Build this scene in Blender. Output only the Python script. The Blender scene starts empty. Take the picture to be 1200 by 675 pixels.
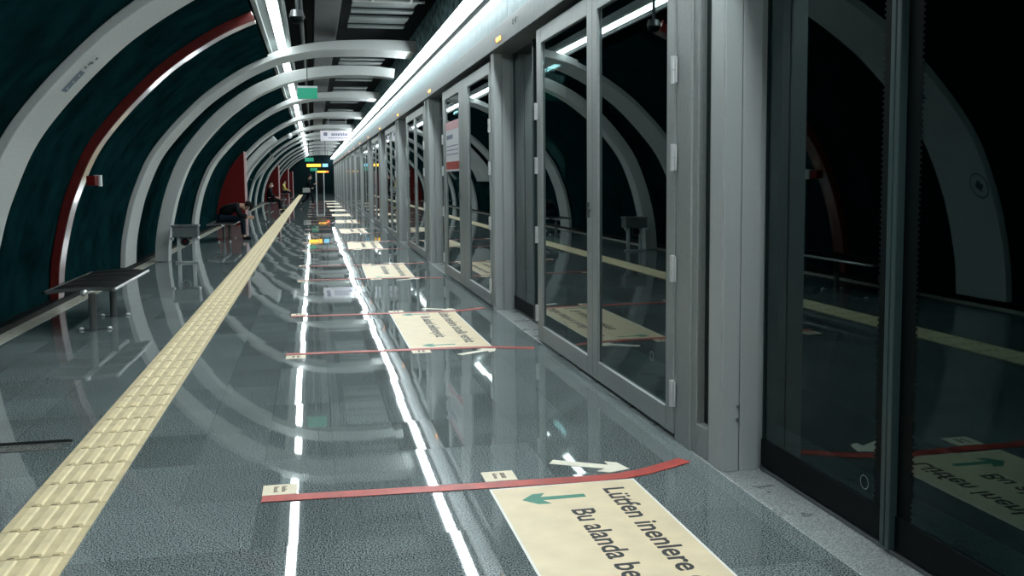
import bpy, bmesh, math, random
from mathutils import Vector, Matrix
from mathutils.geometry import tessellate_polygon
R = random.Random(7)
S = bpy.context.scene
C = S.collection
P = 6.0            # metres between two platform screen bays

# ------------------------------------------------------------------ materials
MATS = {}
def mat(name, col, rough=.5, metal=0., spec=.5, emit=None, strength=0., noise=0., nscale=30., bump=0., bscale=60., trans=0., coat=0., ior=1.5):
    m = bpy.data.materials.new(name); m.use_nodes = True
    nt = m.node_tree; b = nt.nodes['Principled BSDF']
    b.inputs['Base Color'].default_value = (*col, 1)
    b.inputs['Roughness'].default_value = rough
    b.inputs['Metallic'].default_value = metal
    b.inputs['Specular IOR Level'].default_value = spec
    b.inputs['IOR'].default_value = ior
    if trans: b.inputs['Transmission Weight'].default_value = trans
    if coat: b.inputs['Coat Weight'].default_value = coat; b.inputs['Coat Roughness'].default_value = .08
    if emit:
        b.inputs['Emission Color'].default_value = (*emit, 1); b.inputs['Emission Strength'].default_value = strength
    if noise or bump:
        tc = nt.nodes.new('ShaderNodeTexCoord')
    if noise:
        n = nt.nodes.new('ShaderNodeTexNoise'); n.inputs['Scale'].default_value = nscale; n.inputs['Detail'].default_value = 5
        nt.links.new(tc.outputs['Object'], n.inputs['Vector'])
        r = nt.nodes.new('ShaderNodeValToRGB')
        r.color_ramp.elements[0].position = .3; r.color_ramp.elements[1].position = .7
        r.color_ramp.elements[0].color = (*[c*(1-noise) for c in col], 1)
        r.color_ramp.elements[1].color = (*[min(1, c*(1+noise)) for c in col], 1)
        nt.links.new(n.outputs['Fac'], r.inputs['Fac']); nt.links.new(r.outputs['Color'], b.inputs['Base Color'])
    if bump:
        n2 = nt.nodes.new('ShaderNodeTexNoise'); n2.inputs['Scale'].default_value = bscale; n2.inputs['Detail'].default_value = 3
        nt.links.new(tc.outputs['Object'], n2.inputs['Vector'])
        bp = nt.nodes.new('ShaderNodeBump'); bp.inputs['Strength'].default_value = bump; bp.inputs['Distance'].default_value = .02
        nt.links.new(n2.outputs['Fac'], bp.inputs['Height']); nt.links.new(bp.outputs['Normal'], b.inputs['Normal'])
    MATS[name] = m
    return m

def tint(name, c):
    MATS[name].node_tree.nodes['Principled BSDF'].inputs['Specular Tint'].default_value = (*c, 1)

def granite(name, dark, light, tx, ty, ox, oy, tilt, rough, joint):
    m = bpy.data.materials.new(name); m.use_nodes = True
    nt = m.node_tree; N = nt.nodes.new; L = nt.links.new; b = nt.nodes['Principled BSDF']
    tc = N('ShaderNodeTexCoord'); sx = N('ShaderNodeSeparateXYZ'); L(tc.outputs['Object'], sx.inputs[0])
    def math_(op, a, bb=None):
        q = N('ShaderNodeMath'); q.operation = op
        for i, v in enumerate((a, bb)):
            if v is None: continue
            if isinstance(v, (int, float)): q.inputs[i].default_value = v
            else: L(v, q.inputs[i])
        return q.outputs[0]
    ux = math_('DIVIDE', math_('SUBTRACT', sx.outputs['X'], ox), tx)
    uy = math_('DIVIDE', math_('SUBTRACT', sx.outputs['Y'], oy), ty)
    fx, fy = math_('FLOOR', ux), math_('FLOOR', uy)
    cb = N('ShaderNodeCombineXYZ'); L(fx, cb.inputs[0]); L(fy, cb.inputs[1])
    wn = N('ShaderNodeTexWhiteNoise'); wn.noise_dimensions = '3D'; L(cb.outputs[0], wn.inputs['Vector'])
    # mineral speckle
    n1 = N('ShaderNodeTexNoise'); n1.inputs['Scale'].default_value = 150; n1.inputs['Detail'].default_value = 3; n1.inputs['Roughness'].default_value = .7
    L(tc.outputs['Object'], n1.inputs['Vector'])
    r = N('ShaderNodeValToRGB'); e = r.color_ramp.elements
    e[0].position = .44; e[0].color = (*dark, 1); e[1].position = .575; e[1].color = (*light, 1)
    L(n1.outputs['Fac'], r.inputs['Fac'])
    n3 = N('ShaderNodeTexNoise'); n3.inputs['Scale'].default_value = 1.3; n3.inputs['Detail'].default_value = 4
    L(tc.outputs['Object'], n3.inputs['Vector'])
    tone = math_('ADD', math_('MULTIPLY', wn.outputs['Value'], .34), math_('MULTIPLY', n3.outputs['Fac'], .5))
    tone = math_('ADD', tone, .58)
    mx = N('ShaderNodeVectorMath'); mx.operation = 'SCALE'; L(r.outputs['Color'], mx.inputs[0]); L(tone, mx.inputs['Scale'])
    # joints
    jx = math_('LESS_THAN', math_('ABSOLUTE', math_('SUBTRACT', math_('FRACT', ux), .5)), .5-.0013/tx)
    jy = math_('LESS_THAN', math_('ABSOLUTE', math_('SUBTRACT', math_('FRACT', uy), .5)), .5-.0013/ty)
    jj = math_('MULTIPLY', jx, jy)
    mix = N('ShaderNodeMix'); mix.data_type = 'RGBA'; L(jj, mix.inputs['Factor'])
    mix.inputs['A'].default_value = (*joint, 1); L(mx.outputs[0], mix.inputs['B'])
    L(mix.outputs['Result'], b.inputs['Base Color'])
    # every slab lies a hair off level
    sb = N('ShaderNodeVectorMath'); sb.operation = 'SUBTRACT'; L(wn.outputs['Color'], sb.inputs[0]); sb.inputs[1].default_value = (.5, .5, .5)
    ml = N('ShaderNodeVectorMath'); ml.operation = 'MULTIPLY'; L(sb.outputs[0], ml.inputs[0]); ml.inputs[1].default_value = (tilt, tilt*.3, 0)
    n4 = N('ShaderNodeTexNoise'); n4.inputs['Scale'].default_value = 2.2; L(tc.outputs['Object'], n4.inputs['Vector'])
    s4 = N('ShaderNodeVectorMath'); s4.operation = 'SUBTRACT'; L(n4.outputs['Color'], s4.inputs[0]); s4.inputs[1].default_value = (.5, .5, .5)
    m4 = N('ShaderNodeVectorMath'); m4.operation = 'MULTIPLY'; L(s4.outputs[0], m4.inputs[0]); m4.inputs[1].default_value = (.0022, .0008, 0)
    ad = N('ShaderNodeVectorMath'); L(ml.outputs[0], ad.inputs[0]); L(m4.outputs[0], ad.inputs[1])
    ge = N('ShaderNodeNewGeometry')
    ad2 = N('ShaderNodeVectorMath'); L(ad.outputs[0], ad2.inputs[0]); L(ge.outputs['Normal'], ad2.inputs[1])
    no = N('ShaderNodeVectorMath'); no.operation = 'NORMALIZE'; L(ad2.outputs[0], no.inputs[0])
    L(no.outputs[0], b.inputs['Normal'])
    n5 = N('ShaderNodeTexNoise'); n5.inputs['Scale'].default_value = 5; n5.inputs['Detail'].default_value = 6; L(tc.outputs['Object'], n5.inputs['Vector'])
    L(math_('ADD', math_('MULTIPLY', n5.outputs['Fac'], rough*.8), rough*.6), b.inputs['Roughness'])
    b.inputs['Specular IOR Level'].default_value = .62
    MATS[name] = m
    return m

granite('granite', (.016, .028, .030), (.31, .36, .365), .36, .62, .07, 5.71, .011, .026, (.115, .135, .138))
granite('kerb_stone', (.13, .15, .15), (.42, .45, .45), 9., 1.4, -3., .3, .004, .3, (.1, .1, .1))
mat('pale_stone', (.36, .36, .3), .35, noise=.25, nscale=14)
mat('wall_panel', (.0026, .0145, .0165), .7, spec=0., noise=.45, nscale=2.5, bump=.15, bscale=140)
mat('dark', (.004, .009, .01), .7, spec=.05)
mat('black', (.001, .0036, .004), .55, spec=.12)
mat('rib_paint', (.37, .395, .385), .6, noise=.09, nscale=60, bump=.08, bscale=220)
mat('rib_red', (.082, .0075, .006), .3, noise=.15, nscale=8, coat=1.)
mat('red_panel', (.085, .004, .004), .6, spec=.12, noise=.1, nscale=5)
mat('partition_edge', (.62, .42, .42), .4)
mat('steel_post', (.47, .51, .51), .42, metal=.35, noise=.07, nscale=160, bump=.03, bscale=500)
mat('door_frame', (.30, .33, .32), .42, metal=.3, noise=.06, nscale=40)
mat('steel', (.55, .57, .57), .28, metal=.9)
mat('steel_dark', (.16, .17, .17), .35, metal=.8)
mat('fascia_blue', (.075, .112, .12), .55, spec=.25, noise=.25, nscale=6)
mat('fascia_grey', (.115, .13, .13), .5, spec=.3, noise=.1, nscale=12)
mat('glass', (.10, .2, .2), 0., trans=1., ior=1.47)
tint('glass', (.42, .84, .84))
mat('cream', (.75, .63, .42), .5, noise=.07, nscale=7)
mat('cream_label', (.78, .70, .52), .5, noise=.06, nscale=30)
mat('white_edge', (.82, .80, .74), .5)
mat('arrow_cream', (.84, .80, .66), .5, noise=.05, nscale=20)
mat('ink', (.018, .02, .02), .6)
mat('ink_brown', (.10, .06, .03), .6)
mat('green', (.035, .23, .15), .5)
mat('tape_red', (.43, .055, .04), .45, noise=.25, nscale=9)
mat('tactile', (.62, .52, .31), .55, noise=.14, nscale=9)
mat('tactile_bar', (.78, .67, .42), .5, noise=.13, nscale=7)
mat('bar_shade', (.10, .085, .055), .8)  # painted shade for the ends of the tactile bars
mat('led', (.9, .95, .95), .5, emit=(.90, .985, 1.), strength=39)
mat('reflector_glow', (.9, .95, .95), .5, emit=(.88, .98, 1.), strength=.95)  # glow given to the white reflector panel beside the lamp
mat('led_left', (.9, .95, .95), .5, emit=(.90, .985, 1.), strength=20)
mat('orange_led', (.9, .4, .05), .4, emit=(1., .33, .03), strength=3.)
mat('tray', (.35, .38, .37), .45, metal=.3)
mat('tray_inside', (.13, .16, .155), .5)
mat('duct', (.016, .026, .027), .5, noise=.3, nscale=4)
mat('slat', (.11, .135, .13), .5, noise=.15, nscale=5)
mat('concrete_dark', (.2, .32, .34), .85, spec=.1, noise=.9, nscale=7, bump=1., bscale=14)
mat('sign_green', (.01, .33, .19), .4, emit=(.01, .5, .28), strength=.04)
mat('sign_top', (.5, .52, .52), .4)
mat('sign_white', (.62, .60, .64), .4, emit=(.62, .6, .66), strength=.15)
mat('sign_ink', (.16, .18, .26), .5)
mat('amber', (.9, .5, .05), .4, emit=(1., .5, .04), strength=2.2)
mat('amber_red', (.9, .2, .05), .4, emit=(1., .16, .03), strength=2.)
mat('screen_blue', (.2, .5, .7), .4, emit=(.2, .6, .8), strength=1.)
mat('decal_blue', (.015, .055, .09), .5)
mat('white_mark', (.5, .56, .56), .5)
mat('seal', (.03, .055, .058), .4)
mat('ring_grey', (.2, .23, .23), .5)
mat('mesh_seat', (.004, .005, .0055), .5, spec=.06, noise=.3, nscale=90, bump=.5, bscale=220)
mat('bin_mesh', (.10, .12, .12), .5, metal=.5, noise=.6, nscale=120)
mat('poster_paper', (.62, .64, .66), .4)
mat('poster_pink', (.62, .33, .36), .4)
mat('poster_red', (.42, .06, .045), .4)
mat('skin', (.42, .25, .18), .5)
mat('cloth_black', (.004, .006, .007), .85, spec=.1)
mat('cloth_navy', (.006, .013, .022), .8, spec=.1)
mat('cloth_yellow', (.58, .5, .14), .8)
mat('hair', (.006, .005, .005), .75, spec=.1)
mat('mask', (.62, .66, .68), .7)
mat('cloth_grey', (.30, .32, .31), .8)
mat('grate', (.16, .165, .15), .5, metal=.5, noise=.35, nscale=30)
mat('end_wall', (.003, .011, .013), .8, spec=.05)
mat('hinge_metal', (.62, .64, .64), .35, metal=.4)

# ------------------------------------------------------------------ geometry helpers
class MB:
    def __init__(s): s.b = bmesh.new()
    def box(s, x0, x1, y0, y1, z0, z1):
        v = [s.b.verts.new((x, y, z)) for z in (z0, z1) for y in (y0, y1) for x in (x0, x1)]
        for f in ((0,2,3,1),(4,5,7,6),(0,1,5,4),(2,6,7,3),(0,4,6,2),(1,3,7,5)): s.b.faces.new([v[i] for i in f])
        return s
    def tube(s, pts, r, n=10, caps=True):
        pts = [Vector(p) for p in pts]; rings = []
        for i, p in enumerate(pts):
            d = (pts[min(i+1, len(pts)-1)]-pts[max(i-1, 0)]).normalized()
            a = d.cross(Vector((0,0,1)) if abs(d.z) < .9 else Vector((1,0,0))).normalized(); c = d.cross(a)
            rr = r[i] if isinstance(r, (list, tuple)) else r
            rings.append([s.b.verts.new(p+(a*math.cos(2*math.pi*k/n)+c*math.sin(2*math.pi*k/n))*rr) for k in range(n)])
        for q, w in zip(rings, rings[1:]):
            for k in range(n): s.b.faces.new((q[k], q[(k+1)%n], w[(k+1)%n], w[k]))
        if caps: s.b.faces.new(rings[0]); s.b.faces.new(rings[-1])
        return s
    def prism(s, poly, z0, z1):                  # polygon in XY
        a = [s.b.verts.new((x, y, z0)) for x, y in poly]; c = [s.b.verts.new((x, y, z1)) for x, y in poly]
        n = len(poly); s.b.faces.new(a); s.b.faces.new(c)
        for i in range(n): s.b.faces.new((a[i], a[(i+1)%n], c[(i+1)%n], c[i]))
        return s
    def extrude_y(s, poly, y0, y1):              # polygon in XZ
        a = [s.b.verts.new((x, y0, z)) for x, z in poly]; c = [s.b.verts.new((x, y1, z)) for x, z in poly]
        n = len(poly); s.b.faces.new(a); s.b.faces.new(c)
        for i in range(n): s.b.faces.new((a[i], a[(i+1)%n], c[(i+1)%n], c[i]))
        return s
    def ball(s, c, r, sz=1., seg=12):
        bmesh.ops.create_uvsphere(s.b, u_segments=seg, v_segments=max(6, seg//2), radius=1, matrix=Matrix.Translation(c) @ Matrix.Diagonal((r, r, r*sz, 1)))
        return s
    def ribbon(s, pts, w, z0, z1):               # flat band along a polyline in XY
        pts = [Vector(p) for p in pts]; l = []; r = []
        for i, p in enumerate(pts):
            d = (pts[min(i+1, len(pts)-1)]-pts[max(i-1, 0)]).normalized(); n = Vector((-d.y, d.x))
            l.append(p+n*w/2); r.append(p-n*w/2)
        for i in range(len(pts)-1):
            s.prism([l[i], l[i+1], r[i+1], r[i]], z0, z1)
        bmesh.ops.remove_doubles(s.b, verts=s.b.verts, dist=1e-5)
        return s
    def build(s, name, m, parent=None, smooth=False, bevel=0., loc=None):
        bmesh.ops.recalc_face_normals(s.b, faces=s.b.faces)
        me = bpy.data.meshes.new(name); s.b.to_mesh(me); s.b.free()
        me.materials.append(MATS[m] if isinstance(m, str) else m)
        if smooth:
            me.polygons.foreach_set('use_smooth', [True]*len(me.polygons))
            me.set_sharp_from_angle(angle=math.radians(40))
        o = bpy.data.objects.new(name, me); C.objects.link(o)
        if parent: o.parent = parent
        if loc: o.location = loc
        if bevel:
            bv = o.modifiers.new('bevel', 'BEVEL'); bv.width = bevel; bv.segments = 2; bv.limit_method = 'ANGLE'; bv.angle_limit = .7
        return o

def tag(o, label, cat, group=None):
    o['label'] = label; o['category'] = cat
    if group: o['group'] = group
    return o
def struct(o): o['kind'] = 'structure'; return o
def thing(name, label, cat, loc=(0,0,0), rz=0, group=None):
    o = bpy.data.objects.new(name, None); C.objects.link(o); o.empty_display_size = .1
    o.location = loc; o.rotation_euler = (0, 0, rz)
    return tag(o, label, cat, group)
ONES = 'first second third fourth fifth sixth seventh eighth ninth tenth eleventh twelfth thirteenth fourteenth fifteenth sixteenth seventeenth eighteenth nineteenth'.split()
def nth(i):
    i += 1
    if i < 20: return ONES[i-1]
    t = {2: 'twent', 3: 'thirt', 4: 'fort'}[i//10]
    return t+'ieth' if i % 10 == 0 else t+'y-'+ONES[i % 10-1]

def text_mesh(name, body, m, parent, base, tip, cap, z, grow=.0):
    """flat lettering: baseline from base to tip (XY), letters cap metres tall, up = baseline turned left"""
    cu = bpy.data.curves.new('lettering', 'FONT'); cu.body = body; cu.size = 1; cu.extrude = .002; cu.offset = grow; cu.resolution_u = 3
    to = bpy.data.objects.new('lettering', cu); C.objects.link(to)
    bpy.context.view_layer.update()
    me = bpy.data.meshes.new_from_object(to.evaluated_get(bpy.context.evaluated_depsgraph_get()))
    bpy.data.objects.remove(to); bpy.data.curves.remove(cu)
    xs = [v.co.x for v in me.vertices]; w0, w1 = min(xs), max(xs)
    base, tip = Vector(base), Vector(tip); d = tip-base; ln = d.length; d.normalize(); u = Vector((-d.y, d.x))
    sx = ln/(w1-w0); sy = cap/.73
    for v in me.vertices:
        p = base+d*((v.co.x-w0)*sx)+u*(v.co.y*sy)
        v.co = (p.x, p.y, z+(v.co.z+.002)*.15)
    me.materials.clear(); me.materials.append(MATS[m])
    o = bpy.data.objects.new(name, me); C.objects.link(o); o.parent = parent
    return o

# ------------------------------------------------------------------ tunnel section
PROF = [(-3.06,0),(-3.02,.5),(-2.9,1.05),(-2.78,1.4),(-2.6,1.8),(-2.37,2.13),(-2.02,2.52),(-1.63,2.88),(-1.1,3.24),(-.65,3.46),(-.37,3.55),(.07,3.64),(.4,3.665),(.95,3.68),(1.4,3.67),(1.78,3.645)]
PROF_B = [(-2.64,0),(-2.62,.35),(-2.55,.78),(-2.42,1.27),(-2.2,1.80),(-1.91,2.21),(-1.58,2.57),(-1.28,2.82),(-1.02,3.0),(-.75,3.14),(-.4,3.28),(.07,3.38),(.42,3.42),(.71,3.435),(1.16,3.43),(1.55,3.39)]
def spline(p, n=6):
    out = []
    for i in range(len(p)-1):
        a, b, c, d = [Vector(p[max(0, min(len(p)-1, j))]) for j in (i-1, i, i+1, i+2)]
        for k in range(n):
            t = k/n
            out.append(.5*((2*b)+(-a+c)*t+(2*a-5*b+4*c-d)*t*t+(-a+3*b-3*c+d)*t**3))
    return out+[Vector(p[-1])]
def offset(c, th):
    out = []
    for i, p in enumerate(c):
        d = (c[min(i+1, len(c)-1)]-c[max(i-1, 0)]).normalized()
        n = Vector((-d.y, d.x))                  # outward (left / up)
        t = th(i/(len(c)-1)) if callable(th) else th
        out.append(p+n*t)
    return out
CUR, CUR_B = spline(PROF), spline(PROF_B)
Y_END = 95.

# floor, kerb, wall foot
struct(MB().box(-3.0, 1.972, -7, Y_END, -.3, 0).build('floor', 'granite'))
struct(MB().box(1.972, 2.7, -7, Y_END, -.3, .004).build('trim_1', 'kerb_stone', bevel=.004))
struct(MB().box(-3.3, -2.86, -7, Y_END, -.2, .006).build('trim_2', 'pale_stone', bevel=.003))
struct(MB().box(-3.20, -3.035, -7, Y_END, 0.006, .07).build('baseboard_left', 'black'))
# left vault: narrow curved panels with recessed seams
def vault():
    c = [p for p in CUR if p.x < -.6]
    
    rows = []; y = -7.
    while y < Y_END:
        rows += [(y, 1), (y+.25, .35), (y+.5, 0), (y+.92, 0), (y+.95, 1)]; y += 1.2
    m = MB(); prev = None
    for yy, s in rows:
        ring = [m.b.verts.new((p.x, yy, p.y)) for p in offset(c, .085+.028*s)]
        if prev:
            for i in range(len(ring)-1): m.b.faces.new((prev[i], prev[i+1], ring[i+1], ring[i]))
        prev = ring
    o = m.build('wall_left', 'wall_panel', smooth=True)
    return struct(o)
vault()
struct(MB().box(-3.6, -3.3, -7, Y_END, -.2, 4.4).build('wall_left', 'dark'))
struct(MB().box(-3.4, 2.9, -7, Y_END, 4.35, 4.45).build('ceiling', 'dark'))
struct(MB().box(-3.6, 6.2, Y_END, Y_END+.2, -1.4, 4.45).build('wall_back', 'end_wall'))
struct(MB().box(-3.6, 6.2, -7.3, -7.1, -1.4, 4.45).build('wall_front', 'end_wall'))
struct(MB().box(6.0, 6.2, -7, Y_END, -1.4, 4.45).build('wall_right', 'dark'))
struct(MB().box(2.7, 6.0, -7, Y_END, -1.4, -1.2).build('trim_3', 'dark'))
struct(MB().box(2.02, 2.14, -7, Y_END, 3.5, 4.35).build('wall_right_upper', 'concrete_dark'))
struct(MB().box(1.985, 2.1, -7, 2.06, .004, 2.86).build('trim_4', 'door_frame'))
# closed far end: doorway beside the screens
d = struct(MB().box(.24, .36, Y_END-.12, Y_END, 0, 2.15).box(.98, 1.08, Y_END-.12, Y_END, 0, 2.15).box(.24, 1.08, Y_END-.12, Y_END, 2.15, 2.25).build('door_1', 'steel_post', bevel=.006))
MB().box(.36, .98, Y_END-.06, Y_END-.03, 0, 2.15).build('door_leaf', 'black', d)

# header over the screens
hd = MB()
hd.extrude_y([(1.945,2.865),(2.32,2.865),(2.32,3.36),(2.03,3.36),(2.03,3.09),(1.945,3.09)], -7, Y_END)
hd.box(1.938, 1.95, -7, Y_END, 2.865, 2.895)
struct(hd.build('trim_5', 'fascia_grey', bevel=.004))
hp = MB(); y = -7.
while y < Y_END:
    hp.box(1.972, 2.03, y+.004, y+1.496, 3.10, 3.335); y += 1.5
struct(hp.build('trim_6', 'fascia_blue', bevel=.003))

# ------------------------------------------------------------------ arch ribs
def rib(y0, y1, th, m, label, curve=CUR, scale=1., xmax=9, dz=0):
    c = [Vector((p.x, p.y*scale+dz*(i/len(curve)))) for i, p in enumerate(curve) if p.x < xmax]
    o = offset(c, th); b = MB(); R4 = []
    for p, q in zip(c, o):
        R4.append([b.b.verts.new(v) for v in ((p.x, y0, p.y), (p.x, y1, p.y), (q.x, y1, q.y), (q.x, y0, q.y))])
    for a, d in zip(R4, R4[1:]):
        for k in range(4): b.b.faces.new((a[k], a[(k+1)%4], d[(k+1)%4], d[k]))
    b.b.faces.new(R4[0]); b.b.faces.new(R4[-1])
    return tag(b.build('arch_rib', m, smooth=True, bevel=.01), label, 'arch', 'arch ribs of the vault')
grow = lambda t: .085+.11*max(0, (t-.45)/.55)
rib_n = rib(8.95, 9.78, grow, 'rib_paint', 'wide pale arch rib nearest the camera with blue sticker block at left')
rib_red = rib(12.18, 12.46, lambda t: .1+.05*t, 'rib_red', 'narrow red arch rib behind the black bench at left', xmax=-.6)
rib(16.35, 17.32, grow, 'rib_paint', 'wide pale arch rib rising at the far end of the black bench')
rib(18.13, 18.5, lambda t: .24-.06*t, 'rib_paint', 'narrow deep pale arch rib standing proud of the wall beside the litter bin', CUR_B)
rib(25.55, 26.5, grow, 'rib_paint', 'pale arch rib just in front of the seated person leaning forward', dz=-.05)
far = [(33.2, 34.3), (41., 42.2), (47.3, 48.2), (52.4, 53.2), (59.5, 60.6), (66., 67.), (73.5, 74.5), (81., 82.), (88., 89.)]
for i, (a, b) in enumerate(far):
    rib(a, b, grow, 'rib_paint', 'distant pale arch rib, %s one beyond the seated person leaning forward' % nth(i), dz=-.05 if i < 3 else 0)

# stickers on the nearest rib
def on_rib(s0, s1, n=6, lift=.003):              # stretch of the rib soffit between two heights
    pts = [p for p in CUR]
    out = []
    def at(z):
        for a, b in zip(pts, pts[1:]):
            if a.y <= z <= b.y:
                t = (z-a.y)/(b.y-a.y); dd = (b-a).normalized(); return a+(b-a)*t+Vector((dd.y, -dd.x))*lift
    return [at(s0+(s1-s0)*i/n) for i in range(n+1)]
def patch(z0, z1, ya, yb, lift=.003):
    m = MB(); c = on_rib(z0, z1, lift=lift); c2 = on_rib(z0, z1, lift=.0005)
    for a, b, a2, b2 in zip(c, c[1:], c2, c2[1:]):
        m.b.faces.new([m.b.verts.new(v) for v in ((a.x, ya, a.y), (a.x, yb, a.y), (b.x, yb, b.y), (b.x, ya, b.y))])
    bmesh.ops.remove_doubles(m.b, verts=m.b.verts, dist=1e-5)
    return m
st = tag(patch(2.315, 2.50, 9.24, 9.42).build('pictogram_sticker', 'decal_blue'), 'dark blue block sticker with three pale pictograms on the nearest arch rib', 'sticker')
for i in range(3):
    z = 2.332+i*.058
    patch(z+.010, z+.023, 9.322, 9.345, .006).build('pictogram', 'white_mark', st)
sm = tag(patch(2.515, 2.64, 9.24, 9.40).build('symbol_sticker', 'rib_paint'), 'pale sticker with small dark symbols above the blue block sticker', 'sticker')
for z0, z1, a, b in ((2.525, 2.54, 9.25, 9.32), (2.555, 2.575, 9.27, 9.32), (2.57, 2.59, 9.31, 9.37), (2.575, 2.583, 9.25, 9.30), (2.61, 2.63, 9.31, 9.37)):
    patch(z0, z1, a, b, .006).build('symbol', 'ink', sm)
ring = tag(MB().box(0, .001, 0, .001, 0, .001).build('round_sticker', 'rib_paint'), 'round sticker with dark ring and diamond, low on the nearest arch rib', 'sticker')
def soffit_pt(z, y, lift):
    p = on_rib(z, z+.001, 1, lift)[0]; return (p.x, y, p.y)
bm = bmesh.new(); yc, zc = 9.1, 1.36
def disc(bm, r0, r1, lift, n=28, ph=0):
    A = [[bm.verts.new(soffit_pt(zc+r*math.sin(2*math.pi*k/n+ph), yc+r*math.cos(2*math.pi*k/n+ph), lift)) for k in range(n)] for r in (r0, r1)]
    for k in range(n): bm.faces.new((A[0][k], A[0][(k+1)%n], A[1][(k+1)%n], A[1][k]))
disc(bm, .001, .14, .003); bm.to_mesh(ring.data); bm.free()
bm = bmesh.new(); disc(bm, .127, .14, .006); disc(bm, .001, .068, .006, 4)
me = bpy.data.meshes.new('ring_mark'); bm.to_mesh(me); bm.free(); me.materials.append(MATS['decal_blue'])
o = bpy.data.objects.new('ring_mark', me); C.objects.link(o); o.parent = ring
# small fitting on the red rib
ab = thing('alarm_box', 'small dark red box with a pale bracket fixed to the red arch rib', 'box', (-2.63, 12.3, 1.5))
MB().box(-.05, .05, -.12, .1, -.06, .06).build('body', 'red_panel', ab, bevel=.006)
MB().box(.05, .075, .06, .16, -.07, .07).box(-.02, .07, .13, .16, .05, .07).build('bracket', 'sign_top', ab, bevel=.004)

# ------------------------------------------------------------------ lamps, trays, ceiling fittings
LAMP_L = 2.98
for i in range(33):
    y0 = -4.0+i*3.0
    if y0 > Y_END-3: break
    t = thing('linear_lamp', 'white linear lamp in the left cable tray, %s from the near end' % nth(i), 'lamp', (-.458, y0, 3.73), 0, 'linear lamps of the left line')
    MB().box(-.075, .075, 0, LAMP_L, .012, .06).build('housing', 'tray', t)
    MB().box(-.06, .06, .01, LAMP_L-.01, -.012, .012).build('diffuser', 'led_left', t)
    t = thing('linear_lamp', 'white linear lamp with glowing reflector above the glass screens, %s from the near end' % nth(i), 'lamp', (1.81, y0, 3.48), 0, 'linear lamps above the screens')
    MB().extrude_y([(-.07,.045),(-.05,.075),(.2,.075),(.2,-.0),(.135,-.0),(.135,-.052),(.048,-.062),(.048,.045)], 0, LAMP_L).build('housing', 'duct', t)
    MB().box(-.045, .045, .005, LAMP_L-.005, -.036, .044).build('diffuser', 'led', t)
    MB().extrude_y([(.15,-.005),(.2,-.005),(.2,-.125),(.175,-.125)], .005, LAMP_L-.005).build('glow_reflector', 'reflector_glow', t)  # white reflector panel, glow added for the lamp light falling on it
ct = thing('cable_tray', 'long pale metal cable tray carrying the left lamp line', 'cable tray')
MB().box(-.68, -.32, -6, Y_END, 3.79, 3.81).build('bed', 'tray_inside', ct)
MB().extrude_y([(-.715,3.73),(-.655,3.73),(-.655,3.86),(-.715,3.86)], -6, Y_END).build('rail', 'tray', ct)
MB().extrude_y([(-.335,3.74),(-.31,3.74),(-.31,3.84),(-.335,3.84)], -6, Y_END).build('rail', 'tray_inside', ct)
du = tag(MB().box(.08, .46, -6, Y_END, 3.98, 4.34).build('air_duct', 'duct', bevel=.01), 'dark rectangular air duct running along the middle of the ceiling', 'duct')
tag(MB().tube([(-.12, -6, 4.05), (-.12, Y_END, 4.05)], .035).build('ceiling_pipe', 'duct', smooth=True), 'dark pipe running along the ceiling beside the left lamp line', 'pipe')
k = 0; y = 5.
while y < 90:
    if not any(a-.9 < y < b+.1 for a, b in [(8.95, 9.78), (16.35, 17.32), (25.55, 26.5)]+far):
        m = MB()
        for dy0, dy1, z in ((0, .33, 4.02), (.36, .70, 4.04), (.74, .98, 4.0)):
            m.box(.62, 1.55, y+dy0, y+dy1, z, z+.03)
        tag(m.build('ceiling_panel', 'slat', bevel=.004), 'grey boarded ceiling panel between the arch ribs, %s from the near end' % nth(k), 'ceiling panel', 'ceiling panels along the platform'); k += 1
    y += 1.45
# hanging frame in front of the first panels
tag(MB().box(.6, 1.62, 13.55, 13.6, 3.97, 4.0).box(.86, .89, 13.0, 13.6, 3.97, 4.0).box(1.4, 1.43, 13.0, 13.6, 3.97, 4.0).box(.6, 1.62, 13.0, 13.05, 3.97, 4.0).build('hanger_frame', 'tray', bevel=.003), 'thin pale metal hanger frame below the ceiling panels at the top of the picture', 'frame')
def dome(x, y, z, r, label):
    t = thing('dome_camera', label, 'camera', (x, y, z))
    MB().tube([(0, 0, r*.9), (0, 0, 4.35-z)], .018).build('rod', 'duct', t)
    MB().tube([(0, 0, 0), (0, 0, r*.9)], [r*1.02, r*.75], 20).build('housing', 'steel_dark' if y < 20 else 'sign_top', t, smooth=True)
    MB().ball((0, 0, 0), r*.95, .95, 20).build('dome', 'black' if y < 20 else 'mask', t, smooth=True)
dome(-.13, 11., 3.31, .085, 'dome camera hanging beside the left lamp line near the top of the picture')
dome(-.91, 40., 3.26, .12, 'white dome camera hanging by the vault far down the platform')

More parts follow.
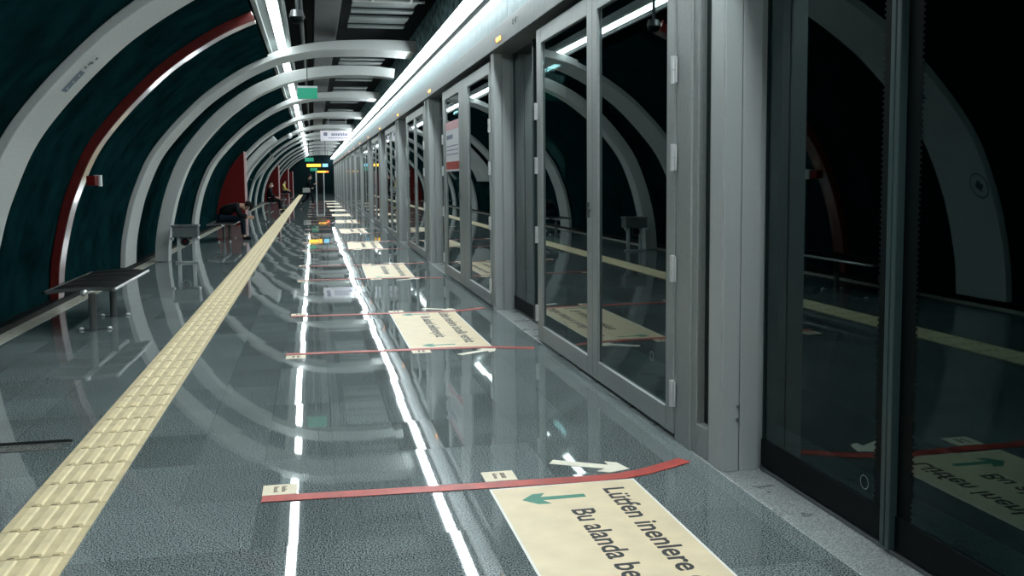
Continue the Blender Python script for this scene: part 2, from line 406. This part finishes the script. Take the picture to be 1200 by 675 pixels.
# ------------------------------------------------------------------ hanging signs
t = thing('exit_sign', 'green hanging sign with a pale top edge on a single rod, the nearest green sign', 'sign', (-.06, 17.8, 2.96))
MB().box(-.18, .18, -.02, .02, 0, .2).build('face', 'sign_green', t, bevel=.003)
MB().box(-.18, .18, -.022, .022, .2, .235).build('top_edge', 'sign_top', t, bevel=.003)
MB().tube([(0, 0, .235), (0, 0, 1.39)], .008).build('rod', 'black', t)
t = thing('direction_sign', 'white hanging sign board with dark lettering over the middle of the platform', 'sign', (.97, 40, 3.07))
bd = MB().box(-.63, .63, -.05, .05, 0, .42).build('board', 'sign_white', t, bevel=.006)
m = MB().box(-.5, -.35, -.056, -.05, .2, .34)
x = -.18
while x < .5:
    w = R.uniform(.05, .1); m.box(x, x+w*.7, -.056, -.05, .2, R.choice((.3, .34))); x += w
for q in range(9): m.box(-.3+q*.09, -.24+q*.09, -.056, -.05, .09, .13)
m.build('lettering', 'sign_ink', bd)
for sx in (-.3, .42): MB().tube([(sx, 0, .42), (sx, 0, 1.28)], .012).build('rod', 'tray', t)
t = thing('led_display', 'hanging display with a row of yellow lit characters and a blue end panel', 'display', (.26, 58.9, 2.18))
cs = MB().box(-.68, .68, -.06, .06, 0, .27).build('case', 'black', t, bevel=.006)
m = MB()
x = -.62
while x < .22: m.box(x, x+.07, -.068, -.06, .05, .22); x += .085
m.build('characters', 'amber', cs); MB().box(.32, .64, -.068, -.06, .04, .23).build('screen', 'screen_blue', cs)
for sx in (-.5, .5): MB().tube([(sx, 0, .27), (sx, 0, 2.16)], .015).build('rod', 'black', t)
t = thing('led_display', 'far hanging display with a row of orange lit characters above the end doorway', 'display', (.78, 78, 1.95))
MB().box(-.5, .5, -.06, .06, 0, .22).build('case', 'black', t, bevel=.006)
m = MB(); x = -.44
while x < .2: m.box(x, x+.07, -.068, -.06, .05, .18); x += .085
m.build('characters', 'amber', t); MB().box(.25, .45, -.068, -.06, .05, .18).build('red_characters', 'amber_red', t)
for sx in (-.26, .4): MB().tube([(sx, 0, .22), (sx, 0, 2.39)], .015).build('rod', 'black', t)
for y, z, x, lab in ((57, 2.52, -.2, 'small green hanging sign just above the yellow lit display'), (70, 2.06, .06, 'small far green hanging sign just below the yellow lit display')):
    t = thing('exit_sign', lab, 'sign', (x, y, z))
    MB().box(-.25, .25, -.02, .02, 0, .22).build('face', 'sign_green', t, bevel=.004)
    MB().tube([(0, 0, .22), (0, 0, 4.34-z)], .01).build('rod', 'black', t)

# ------------------------------------------------------------------ platform screen doors
def post(y0, i):
    t = thing('screen_post', 'square grey steel post of the glass screen, %s from the camera' % nth(i), 'post', (0, y0, 0), 0, 'posts of the glass screen')
    MB().box(1.98, 2.30, .02, .165, .004, 2.865).build('column', 'steel_post', t, bevel=.006)
    MB().box(1.983, 2.072, 0, .02, .004, 2.865).box(2.076, 2.178, .001, .02, .004, 2.865).build('side_cover', 'steel_post', t, bevel=.003)
    if i < 3:
        m = MB()
        for z in (.27, .335): m.tube([(2.065, 0, z), (2.065, -.004, z)], .012, 12)
        m.build('bolt', 'steel', t)
def frame(m, y0, y1, g0, g1, z0, z1, gz0, gz1, xa, xb):
    m.box(xa, xb, y0, g0, z0, z1); m.box(xa, xb, g1, y1, z0, z1)
    m.box(xa, xb, g0, g1, z0, gz0); m.box(xa, xb, g0, g1, gz1, z1)
    return m
def leaf(y0, y1, g0, g1, label, hinge, i, lock):
    t = thing('emergency_door', label, 'door', (0, y0, 0), 0, 'hinged emergency door leaves')
    frame(MB(), 0, y1-y0, g0-y0, g1-y0, .035, 2.79, .17, 2.66, 1.965, 2.01).build('frame', 'door_frame', t, bevel=.005)
    MB().box(1.985, 1.993, g0-y0+.001, g1-y0-.001, .171, 2.659).build('glass_pane', 'glass', t)
    n = 4
    if i < 4:
        for z in (.27, .98, 1.6, 2.08):
            yy = 0 if hinge < 0 else y1-y0
            h = MB().tube([(1.955, yy, z-.075), (1.955, yy, z-.003)], .013, 10).tube([(1.955, yy, z+.003), (1.955, yy, z+.075)], .013, 10)
            h.box(1.957, 1.966, yy-.035, yy+.035, z-.07, z+.07).build('hinge', 'hinge_metal', t, smooth=True)
    if lock:
        MB().tube([(1.965, (g0-y0)-.07, 1.26), (1.952, (g0-y0)-.07, 1.26)], .017, 14).tube([(1.953, (g0-y0)-.07, 1.31), (1.953, (g0-y0)-.07, 1.2)], .01, 10).build('lock', 'steel_dark', t, smooth=True)
    return t
def sliding(y0, y1, meet, label, i):
    """meet = +1: closing edge at y1, -1: closing edge at y0"""
    t = thing('sliding_door', label, 'door', (0, y0, 0), 0, 'sliding door leaves behind the posts')
    L = y1-y0
    MB().box(2.2, 2.212, 0, L, .16, 2.86).build('glass_pane', 'glass', t)
    e = (L-.028, L) if meet > 0 else (0, .028)
    MB().box(2.165, 2.23, e[0], e[1], .03, 2.86).build('closing_stile', 'seal', t, bevel=.004)
    MB().box(2.192, 2.225, 0, L, .03, .165).build('bottom_rail', 'black', t, bevel=.004)
    MB().box(2.188, 2.225, 0, L, .006, .024).build('sill_strip', 'steel_dark', t)
    # printed black edge with a toothed border
    m = MB(); w = .085
    b0, b1 = (e[0]-w, e[0]) if meet > 0 else (e[1], e[1]+w)
    m.box(2.1985, 2.1995, b0, b1, .165, 2.86)
    if i < 2:
        yy = b0 if meet > 0 else b1; s = -1 if meet > 0 else 1
        for q in range(120):
            z = .18+q*.0222; m.box(2.1985, 2.1995, min(yy, yy+s*.011), max(yy, yy+s*.011), z, z+.009)
            yo = 0.03 if meet < 0 else L-.03
            m.box(2.1985, 2.1995, yo-.008, yo+.008, z, z+.009)
    m.build('printed_edge', 'black', t)
    return t
NB = 15
for k in range(NB):
    y0 = 4.32+P*k; w = nth(k)
    post(y0, k)
    if k == 1:
        leaf(y0+.18, y0+2.12, y0+.24, y0+1.74, 'glass door leaf nearer the second screen post, without a poster', -1, k, False)
        pl = leaf(y0+2.125, y0+4.1, y0+2.5, y0+3.86, 'glass door leaf beyond the second screen post with the white poster on it', 1, k, True)
    else:
        leaf(y0+.62, y0+2.19, y0+.74, y0+2.08, 'nearer hinged glass emergency door leaf beyond the %s screen post' % w, -1, k, False)
        leaf(y0+2.195, y0+3.90, y0+2.33, y0+3.74, 'farther hinged glass emergency door leaf beyond the %s screen post' % w, 1, k, True)
        t = thing('sidelight', 'narrow fixed glass panel between the %s screen post and its emergency door' % w, 'glass panel', (0, y0+.165, 0), 0, 'narrow fixed glass panels')
        frame(MB(), 0, .45, .02, .17, .004, 2.86, .17, 2.84, 1.985, 2.06).box(1.972, 1.99, .24, .45, .004, 2.86).build('frame', 'door_frame', t, bevel=.005)
        MB().box(2.03, 2.038, .02, .17, .17, 2.84).build('glass_pane', 'glass', t)
    # recess with the sliding pair on the near side of this post
    c = y0-1.1
    sliding(c+.003, y0-.002, -1, 'sliding glass door leaf touching the near side of the %s screen post' % w, k)
    sliding(y0-2.2, c-.003, 1, 'sliding glass door leaf one leaf nearer than the %s screen post' % w, k)
    tag(MB().box(1.936, 1.946, y0-.60, y0-.38, 2.925, 2.965).build('door_lamp', 'orange_led', bevel=.003), 'small orange indicator lamp on the header by the %s screen post' % w, 'lamp', 'orange lamps over the doors')
# rings etched on glass
def ring_decal(x, y, z, label):
    m = MB(); n = 20
    for r0, r1, in ((.03, .0265),):
        A = [[m.b.verts.new((x, y+r*math.cos(2*math.pi*q/n), z+r*math.sin(2*math.pi*q/n))) for q in range(n)] for r in (r0, r1)]
        for q in range(n): m.b.faces.new((A[0][q], A[0][(q+1)%n], A[1][(q+1)%n], A[1][q]))
    tag(m.build('ring_sticker', 'ring_grey'), label, 'sticker')
ring_decal(2.1975, 3.41, .23, 'small pale ring sticker low on the nearest sliding glass door')
ring_decal(1.982, 5.33, .41, 'small pale ring sticker low on the nearest emergency door glass')
# header hooks
for i, y in enumerate((8.9, 6.4)):
    m = MB().tube([(1.945, y, 3.02), (1.925, y, 3.02), (1.925, y, 2.97)], .006, 8).tube([(1.945, y+.12, 3.02), (1.925, y+.12, 3.02), (1.925, y+.12, 2.97)], .006, 8)
    tag(m.build('header_hook', 'steel_dark'), ('small metal hook pair on the header above the far edge of the nearest emergency door', 'small metal hook pair on the header above the middle of the nearest emergency door')[i], 'hook')
# poster on the second bay
t = thing('poster', 'white poster with pink top band and red bottom band on the glass screen', 'poster', (1.982, 12.86, 1.59))
ps = MB().box(-.004, 0, 0, 1.34, 0, .72).build('sheet', 'poster_paper', t)
MB().box(-.006, -.004, 0, 1.34, .60, .72).build('top_band', 'poster_pink', ps)
MB().box(-.006, -.004, 0, 1.34, .03, .14).build('bottom_band', 'poster_red', ps)
m = MB(); x = .5
for q in range(7): m.box(-.006, -.004, .62+q*.09, .69+q*.09, .47, .53)
for r_ in range(3):
    for q in range(12): m.box(-.006, -.004, .12+q*.095, .19+q*.095, .36-r_*.06, .375-r_*.06)
m.build('lettering', 'sign_ink', ps)

# ------------------------------------------------------------------ floor markings
def arrow_poly(tail, tip, sw, hw, hl):
    tail, tip = Vector(tail), Vector(tip); d = (tip-tail).normalized(); n = Vector((-d.y, d.x)); L = (tip-tail).length
    pt = lambda a, b: tuple(tail+d*a+n*b)
    return [pt(0, sw/2), pt(L-hl*.78, sw/2), pt(L-hl, hw/2), pt(L-hl*.55, hw/2), pt(L, 0), pt(L-hl*.55, -hw/2), pt(L-hl, -hw/2), pt(L-hl*.78, -sw/2), pt(0, -sw/2)]
def concave(poly, z0, z1):
    m = MB(); V = [Vector((x, y, 0)) for x, y in poly]; n = len(poly)
    a = [m.b.verts.new((x, y, z0)) for x, y in poly]; c = [m.b.verts.new((x, y, z1)) for x, y in poly]
    for t in tessellate_polygon([V]):
        m.b.faces.new([c[i] for i in t]); m.b.faces.new([a[i] for i in t])
    for i in range(n): m.b.faces.new((a[i], a[(i+1)%n], c[(i+1)%n], c[i]))
    return m
for k in range(11):
    yk = P*k; jx = (0, 0, -.03, -.07, -.08)[k] if k < 5 else R.uniform(-.1, -.04)
    jr = 0 if k < 2 else R.uniform(-.02, .02); w = nth(k)
    yf, yn = (4.34, 2.03) if k == 0 else (4.43, 2.13)
    o = thing('floor_sign', 'cream floor sign with Turkish lettering and green arrows, %s from the camera' % w, 'floor sign', (1.155+jx, yk+3.2, 0), jr, 'cream floor signs before the doors')
    dx, dy = 1.155, 3.2
    MB().box(.79-dx, 1.52-dx, yn-dy, yf-dy, .0003, .0012).build('border', 'white_edge', o)
    sheet = MB().box(.802-dx, 1.508-dx, yn+.012-dy, yf-.012-dy, .0006, .0018).build('sheet', 'cream', o)
    if k < 6:
        text_mesh('lettering', 'Lütfen inenlere öncelik veriniz', 'ink', sheet, (1.325-dx, yf-.115-dy), (1.325-dx, yn+.23-dy), .108, .0019, .017)
        text_mesh('lettering', 'Bu alanda beklemeyiniz', 'ink', sheet, (1.10-dx, yf-.36-dy), (1.10-dx, yn+.57-dy), .108, .0019, .017)
    for yy in (yf-.185, yn+.17):
        concave([(1.215-dx, yy+.02-dy), (1.005-dx, yy+.022-dy), (1.035-dx, yy+.072-dy), (.975-dx, yy+.068-dy), (.912-dx, yy-dy), (.975-dx, yy-.068-dy), (1.035-dx, yy-.072-dy), (1.005-dx, yy-.022-dy), (1.215-dx, yy-.02-dy)], .0019, .0025).build('arrow', 'green', sheet)
    R.uniform(0, 1)
    e = R.uniform(-.04, .04) if k > 1 else 0
    tag(MB().ribbon([(-.275+e, yk+4.45), (.3, yk+4.42), (.746, yk+4.40), (1.3, yk+4.38), (1.47, yk+4.385), (1.60, yk+4.42), (1.75, yk+4.49), (1.88, yk+4.56)], .088, .003, .0042).build('floor_tape', 'tape_red'),
        'red floor tape at the far end of the %s cream floor sign from the camera' % w, 'tape', 'red tapes across the floor')
    # the near tape of the first sign lies behind the picture's lower edge
    if k > 0:
        tag(MB().ribbon([(-.268+e, yk+2.18), (.5, yk+2.14), (1.2, yk+2.11), (1.5, yk+2.07), (1.86, yk+1.93)], .085, .003, .0042).build('floor_tape', 'tape_red'),
            'red floor tape at the near end of the %s cream floor sign from the camera' % w, 'tape', 'red tapes across the floor')
    ar = [((1.19, 4.70), (1.55, 4.49), 'far')]
    if k > 0: ar.append(((1.18, 1.80), (1.53, 2.0), 'near'))
    for a, b, s in ar:
        tag(concave(arrow_poly((a[0], a[1]+yk), (b[0], b[1]+yk), .066, .17, .15), .0004, .0022).build('floor_arrow', 'arrow_cream'),
            'cream arrow sticker just past the %s end of the %s cream floor sign' % (s, w), 'arrow', 'cream arrow stickers')
    lb = [(-.277, 4.50, 'far', 'tactile'), (.795, 4.455, 'far', 'sign')]
    if k > 0: lb += [(-.264, 1.97, 'near', 'tactile'), (.797, 1.955, 'near', 'sign')]
    for x, yy, s, side in lb:
        l = thing('floor_label', 'small cream label at %s of the %s tape of the %s floor sign' % ('the left end' if side == 'tactile' else 'the middle', s, w), 'label', (x, yk+yy, 0), 0, 'small cream labels by the tapes')
        sh = MB().box(0, .162, 0, .15, .0005, .0023).build('sheet', 'cream_label', l)
        if k < 3:
            m = MB()
            for c0 in (.052, .09):
                m = MB(); poly = [(c0, .03), (c0, .118)]; q = .118
                while q > .04:
                    hh = R.choice((.016, .024)); poly += [(c0+hh, q), (c0+hh, q-.009), (c0+.004, q-.009), (c0+.004, q-.014)]; q -= .014
                concave(poly[:-1], .0023, .0028).build('lettering', 'ink_brown', sh)

# tactile guiding strip
tp = thing('tactile_strip', 'long cream ribbed tactile guiding strip running down the platform', 'tactile paving')
m = MB(); b = MB(); shade = MB(); y = -3.06
X0, X1 = -1.345, -.985
while y < 91:
    m.box(X0, X1, y+.003, y+.315, .0005, .007)
    e = R.uniform(-.006, .006)
    for q in range(4):
        xc = X0+.06+q*.083; y0, y1 = y+.012+e*.3, y+.30
        v = [(-.023, y0, .007), (.023, y0, .007), (.023, y1, .007), (-.023, y1, .007), (-.016, y0+.004, .016), (.016, y0+.004, .016), (.016, y1-.012, .016), (-.016, y1-.012, .016)]
        if y < 30: shade.box(xc-.025, xc+R.uniform(-.004, .012), y0-R.uniform(.003, .007), y0+.001, .007, .0085)  # dark strip stands in for the shadow at the bar's near end
        V = [b.b.verts.new((xc+a, c, d)) for a, c, d in v]
        for f in ((4,5,6,7),(0,1,5,4),(1,2,6,5),(2,3,7,6),(3,0,4,7)): b.b.faces.new([V[i] for i in f])
    y += .318
m.build('slabs', 'tactile', tp); b.build('raised_bars', 'tactile_bar', tp); shade.build('shade_lines', 'bar_shade', tp)['kind'] = 'stuff'

# drain
t = thing('drain_grate', 'small slotted metal drain grate set in the floor at the left edge', 'drain', (-1.85, 5.72, 0))
m = MB()
for q in range(13): m.prism([(.09+q*.024, -.13), (.1+q*.024, -.13), (.118+q*.024, -.03), (.108+q*.024, -.03)], .0005, .004)
m.box(.0, .46, -.15, -.13, .0005, .004).box(0, .46, -.03, -.015, .0005, .004).build('slots', 'grate', t)
MB().prism([(-.03, -.012), (.44, -.012), (.455, .02), (.43, .055), (-.03, .06)], .0005, .003).build('channel', 'black', t)

# ------------------------------------------------------------------ benches and bin
def bench(x, y0, y1, legs, label):
    t = thing('platform_bench', label, 'bench', (x, y0, 0))
    L = y1-y0
    sec = [(-.38, .428), (-.30, .442), (-.16, .452), (0, .456), (.12, .452), (.235, .435)]
    n = max(2, int(L/.48)); w = L-.06
    for q in range(n):
        a, c = .03+w*q/n+.006, .03+w*(q+1)/n-.006
        poly = sec+[(u, v-.018) for u, v in reversed(sec)]
        MB().extrude_y(poly, a, c).build('seat_panel', 'mesh_seat', t, bevel=.004)
    for q in range(n+1):
        yy = .03+w*q/n
        MB().extrude_y([(u, v+.004) for u, v in sec]+[(u, v-.03) for u, v in reversed(sec)], yy-.008, yy+.008).build('seat_rib', 'steel_dark', t)
    MB().tube([(.245, .0, .43), (.245, L, .43)], .016).build('front_rail', 'steel', t, smooth=True)
    MB().tube([(-.39, -.03, .425), (-.39, L, .425)], .014).build('rear_rail', 'black', t, smooth=True)
    MB().tube([(-.02, -.05, .41), (-.02, L, .41)], .026, 14).build('beam', 'steel', t, smooth=True)
    MB().ball((-.02, -.06, .413), .034).build('beam_cap', 'steel', t, smooth=True)
    for yl in legs:
        MB().tube([(0, yl-y0, 0.0), (0, yl-y0, .38)], .036, 16).build('leg', 'steel_dark', t, smooth=True)
        m = MB()
        for sx in (-.135, .13): m.ball((sx, yl-y0+.1, .012), .024, .7, 12)
        m.build('floor_bolt', 'mask', t, smooth=True)
        MB().prism([(-.16, yl-y0+.08), (.155, yl-y0+.08), (.155, yl-y0+.12), (-.16, yl-y0+.12)], 0, .006).build('foot_plate', 'steel_dark', t)
    return t
bench(-2.19, 9.78, 11.75, (9.97, 10.95), 'black mesh bench on two steel legs at the left, nearest the camera')
bench(-2.12, 23.2, 25.3, (23.4, 24.9), 'dark bench in front of the nearest red partition, the forward leaning person on it')
bench(-2.0, 43.3, 45.4, (43.5, 45.1), 'distant dark bench under the person in black with a white face mask')
bench(-2.15, 69.9, 72., (70.1, 71.7), 'farthest dark bench under the person in yellow')
t = thing('litter_bin', 'grey mesh litter bin on two posts with round emblem, between bench and arch rib', 'bin', (-2.27, 17.7, 0))
MB().box(-.23, .21, -.02, .28, .47, .66).build('basket', 'bin_mesh', t, bevel=.01)
MB().box(-.245, .225, -.035, .295, .655, .69).build('rim', 'steel_dark', t, bevel=.006)
for sx in (-.135, .125): MB().box(sx-.03, sx+.03, .08, .14, 0, .47).build('leg', 'steel_post', t, bevel=.006)
MB().box(-.2, .2, .08, .15, 0, .03).build('foot_bar', 'steel_post', t, bevel=.004)
em = MB().tube([(-.02, .07, .39), (-.02, .05, .39)], .085, 24).build('emblem', 'bin_mesh', t, smooth=True)
MB().tube([(-.02, .05, .39), (-.02, .044, .39)], .062, 24).build('emblem_center', 'black', em, smooth=True)
MB().box(-.045, .005, .038, .044, .385, .415).build('emblem_mark', 'red_panel', em)
for sx in (-.23, .21): MB().ball((sx, .0, .45), .035).build('knob', 'steel', t, smooth=True)

# ------------------------------------------------------------------ red partitions and wall fittings
def partition(y, xr, ztop, label):
    t = thing('partition', label, 'partition', (0, y, 0))
    c = [p for p in offset(CUR, .03) if p.y < ztop and p.x < xr]
    poly = [(p.x, p.y) for p in c]; poly[0] = (poly[0][0], .006)
    # slanted head
    MB().extrude_y([(poly[0][0], .006)]+poly[1:]+[(xr-.02, ztop), (xr-.02, .006)], 0, .09).build('panel', 'red_panel', t)
    MB().extrude_y([(xr-.02, .006), (xr-.02, ztop+.02), (xr+.05, ztop+.0), (xr+.05, .006)], -.01, .12).build('edge', 'partition_edge', t, bevel=.004)
for y, lab in ((31.5, 'nearest'), (62., 'second nearest'), (84., 'third nearest'), (92., 'farthest')):
    partition(y, (-2.15 if y < 70 else -2.1) if y < 90 else -1.9, 2.38 if y < 90 else 2.2, '%s dark red partition wall standing out from the vault, pale front edge' % lab)
t = thing('wall_lamp', 'long slanted pale tube fitting on the vault beyond the nearest red partition', 'fitting', (0, 44., 0))
a, b_ = Vector((-2.62, 0, 1.42)), Vector((-1.74, 0, 2.5))
MB().tube([a, b_], .06, 12).build('tube', 'tray', t, smooth=True)
MB().tube([a+Vector((-.2, 0, .1)), a], .02).tube([b_+Vector((-.16, 0, .2)), b_], .02).build('bracket', 'steel_dark', t)
# pale advertising board bent to the vault
m = MB(); c = [p for p in offset(CUR, -.01) if 1.3 < p.y < 3.1]
pv = None
for p in c:
    r_ = [m.b.verts.new((p.x, yy, p.y)) for yy in (35.2, 39.)]
    if pv: m.b.faces.new((pv[0], pv[1], r_[1], r_[0]))
    pv = r_
o = m.build('curved_board', 'rib_paint', smooth=True); sd = o.modifiers.new('solid', 'SOLIDIFY'); sd.thickness = .03
tag(o, 'plain pale curved board lining the vault beyond the nearest red partition', 'board')

# ------------------------------------------------------------------ people
def skin(name, m, parent, V, E, rad, root=0, sub=1):
    me = bpy.data.meshes.new(name); me.from_pydata([Vector(v) for v in V], E, [])
    o = bpy.data.objects.new(name, me); C.objects.link(o)
    md = o.modifiers.new('skin', 'SKIN'); md.use_smooth_shade = True
    for i, r in enumerate(rad):
        sv = me.skin_vertices[0].data[i]; sv.radius = (r, r) if not isinstance(r, tuple) else r; sv.use_root = (i == root)
    ss = o.modifiers.new('sub', 'SUBSURF'); ss.levels = sub; ss.render_levels = sub
    bpy.context.view_layer.update()
    me2 = bpy.data.meshes.new_from_object(o.evaluated_get(bpy.context.evaluated_depsgraph_get()))
    bpy.data.objects.remove(o)
    me2.materials.clear(); me2.materials.append(MATS[m]); me2.name = name
    o = bpy.data.objects.new(name, me2); C.objects.link(o); o.parent = parent
    return o
class Sk:
    def __init__(s): s.V = []; s.E = []; s.r = []
    def v(s, p, r, par=None):
        s.V.append(tuple(p)); s.r.append(r)
        if par is not None: s.E.append((par, len(s.V)-1))
        return len(s.V)-1
    def chain(s, par, items):
        for p, r in items: par = s.v(p, r, par)
        return par
def person(label, loc, rz, J, top='cloth_black', bottom='cloth_navy', mask=False, bag=False, hair_r=.105, bulk=1.):
    """J: pelvis, waist, chest, neck, head, and per side shoulder, elbow, wrist, hand direction, hip, knee, ankle, toe; x = forward, y = left"""
    t = thing('person', label, 'person', loc, rz)
    q = Vector
    head, neck = q(J['head']), q(J['neck'])
    up = (head-neck).normalized(); fw = q(J.get('face', (1, 0, 0))).normalized(); fw = (fw-up*fw.dot(up)).normalized(); sd = up.cross(fw)
    b = Sk()
    pel = b.v(J['pelvis'], (.13, .10)); wa = b.v(J['waist'], (.12, .09), pel); ch = b.v(J['chest'], (.14, .10), wa)
    nk = b.v(neck, .055, ch)
    jaw = b.v(head-up*.05+fw*.015, .072, nk); hd = b.v(head+up*.02, .09, jaw); b.v(head+up*.085, .066, hd)
    b.v(head-up*.015+fw*.118, .014, jaw)                                    # nose
    for s in (-1, 1): b.v(head+sd*s*.093-up*.005-fw*.01, .02, hd)            # ears
    jk = Sk(); jp = jk.v(J['pelvis'], (.165, .135)); jw = jk.v(J['waist'], (.155*bulk, .125*bulk), jp); jc = jk.v(J['chest'], (.175*bulk, .135*bulk), jw)
    jk.v(q(J['chest']).lerp(neck, .92), .085, jc)
    tr = Sk(); tp_ = tr.v(J['pelvis'], (.17, .13))
    for s, k in ((1, 'l'), (-1, 'r')):
        sh, el, wr, hdv, hp_, kn, an, to = [q(p) for p in J[k]]
        a = b.chain(ch, [(sh, .055), (sh.lerp(el, .5), .046), (el, .038), (el.lerp(wr, .35), .038), (wr, .024)])
        hdv = hdv.normalized(); side = hdv.cross(q((0, s, 0)) if abs(hdv.y) < .9 else q((1, 0, 0))).normalized(); nrm = side.cross(hdv)
        palm = b.v(wr+hdv*.055, (.036, .018), a)
        kn_ = b.v(wr+hdv*.085, (.038, .016), palm)
        for f, (off, ln) in enumerate(((-.03, .07), (-.01, .082), (.01, .078), (.03, .06))):
            p0 = wr+hdv*.098+side*off
            b.chain(kn_, [(p0, .0095), (p0+hdv*ln*.5-nrm*.008, .009), (p0+hdv*ln*.85-nrm*.03, .008)])
        b.chain(palm, [(wr+hdv*.06-side*.045, .011), (wr+hdv*.09-side*.06-nrm*.01, .009)])
        g = b.chain(pel, [(hp_, .085), (hp_.lerp(kn, .5), .07), (kn, .055), (kn.lerp(an, .4), .05), (an, .036)])
        b.chain(g, [(an+(to-an)*.4+q((0, 0, -.015)), .038), (to, .026)])
        jk.chain(jc, [(sh, .078), (sh.lerp(el, .5), .066), (el, .058), (el.lerp(wr, .5), .05), (el.lerp(wr, .93), .04)])
        tr.chain(tp_, [(hp_, .105), (hp_.lerp(kn, .5), .09), (kn, .074), (kn.lerp(an, .45), .068), (kn.lerp(an, .93), .058)])
        so = Sk(); heel = so.v(an+q((-.03, 0, -.03)), .042); so.chain(heel, [(an+(to-an)*.45+q((0, 0, -.012)), .046), (to+q((0,0,.002)), .036)])
        skin('shoe', 'cloth_black', t, so.V, so.E, so.r)
    bo = skin('body', 'skin', t, b.V, b.E, b.r)
    skin('jacket', top, t, jk.V, jk.E, jk.r); skin('trousers', bottom, t, tr.V, tr.E, tr.r)
    rot = Matrix((fw, sd, up)).transposed().to_4x4()
    m = MB(); bmesh.ops.create_uvsphere(m.b, u_segments=18, v_segments=12, radius=hair_r)
    for v in list(m.b.verts):
        if v.co.x > .035 and v.co.z < .05 or v.co.z < -.07: m.b.verts.remove(v)
    for v in m.b.verts: v.co = Vector((v.co.x*1.08-.015, v.co.y*.95, v.co.z*1.12+.03))
    h = m.build('hair', 'hair', t, smooth=True); h.matrix_local = Matrix.Translation(head) @ rot
    sl = h.modifiers.new('solid', 'SOLIDIFY'); sl.thickness = .015
    for s in (-1, 1):
        MB().ball(tuple(head+fw*.083+sd*s*.032+up*.012), .011).build('eye', 'hair', t, smooth=True)
    MB().ball(tuple(head+fw*.088-up*.062), .02, .35).build('mouth', 'rib_red', t, smooth=True)
    if mask:
        mm = MB().ball((0, 0, 0), .062, .85, 14); mo = mm.build('face_mask', 'mask', t, smooth=True)
        mo.matrix_local = Matrix.Translation(head+fw*.062-up*.052) @ rot
    if bag:
        m = MB().box(-.2, .2, -.06, .06, -.13, .13); m.build('shoulder_bag', 'cloth_grey', t, bevel=.03, loc=bag)
    return t
def seated(lean):
    return lean
J1 = dict(pelvis=(0,0,.60), waist=(.08,0,.73), chest=(.29,0,.83), neck=(.47,0,.86), head=(.60,0,.83), face=(.6,0,-1),
    l=[(.36,.19,.83),(.44,.25,.62),(.63,.10,.57),(1,-.3,-.1),(.03,.10,.55),(.50,.15,.52),(.50,.15,.08),(.68,.17,.035)],
    r=[(.36,-.19,.83),(.44,-.25,.62),(.63,-.10,.55),(1,.3,-.1),(.03,-.10,.55),(.52,-.14,.52),(.53,-.14,.08),(.71,-.15,.035)])
person('seated person in dark clothes leaning far forward, hands together over the knees', (-2.25, 24.3, 0), 0, J1, hair_r=.12, bulk=1.42)
def upright(dx=0., legx=.48):
    return dict(pelvis=(0,0,.60), waist=(-.02,0,.75), chest=(.02+dx,0,.99), neck=(.05+dx,0,1.15), head=(.09+dx,0,1.27), face=(1,-.3,-.1),
    l=[(.02+dx,.20,1.08),(.06,.26,.80),(.30,.14,.66),(1,-.2,-.2),(.03,.10,.55),(.46,.13,.52),(legx,.13,.08),(legx+.18,.15,.035)],
    r=[(.02+dx,-.20,1.08),(.06,-.26,.80),(.30,-.14,.66),(1,.2,-.2),(.03,-.10,.55),(.46,-.13,.52),(legx,-.13,.08),(legx+.18,-.15,.035)])
person('seated person in black with a white face mask, upright on the distant bench', (-1.98, 44.5, 0), -.1, upright(), bottom='cloth_black', mask=True, bulk=1.25)
person('far seated person in a yellow top with dark trousers', (-2.1, 71., 0), 0, upright(-.05, .5), top='cloth_yellow')
JW = dict(pelvis=(0,0,.92), waist=(.01,0,1.08), chest=(.04,0,1.30), neck=(.06,0,1.48), head=(.10,0,1.61), face=(1,0,-.05),
    l=[(.04,.20,1.40),(-.04,.25,1.12),(.14,.22,.98),(1,0,.1),(0,.09,.90),(-.02,.1,.48),(-.42,.1,.16),(-.34,.11,.035)],
    r=[(.04,-.20,1.40),(.10,-.25,1.14),(.34,-.2,1.2),(1,.2,.3),(0,-.09,.90),(.22,-.1,.50),(.24,-.1,.08),(.43,-.11,.035)])
person('person in dark clothes striding to the right across the tactile strip with a grey bag', (-.28, 53., 0), 0, JW, bottom='cloth_black', mask=True, bag=(-.1, -.22, .88))

# ------------------------------------------------------------------ world and camera
w = bpy.data.worlds.new('world'); S.world = w; w.use_nodes = True
w.node_tree.nodes['Background'].inputs['Color'].default_value = (.01, .03, .032, 1)
w.node_tree.nodes['Background'].inputs['Strength'].default_value = .2
cd = bpy.data.cameras.new('camera'); cam = bpy.data.objects.new('camera', cd); C.objects.link(cam); S.camera = cam
cd.sensor_width = 36; cd.lens = 33; cd.shift_y = -.03125; cd.clip_start = .05; cd.clip_end = 300
Mx = Matrix(((0.97839497, -0.02600792, 0.2051021), (-0.20655255, -0.08022749, 0.97514081), (-0.00890656, -0.99643722, -0.08386618)))
rot = Matrix(((Mx[0][0], -Mx[0][1], -Mx[0][2]), (Mx[1][0], -Mx[1][1], -Mx[1][2]), (Mx[2][0], -Mx[2][1], -Mx[2][2])))
cam.matrix_world = Matrix.Translation((0, 0, 1.5)) @ rot.to_4x4()
S.view_settings.view_transform = 'Standard'; S.view_settings.look = 'None'; S.view_settings.gamma = 1
S.view_settings.use_curve_mapping = False
S.view_settings.exposure = .35
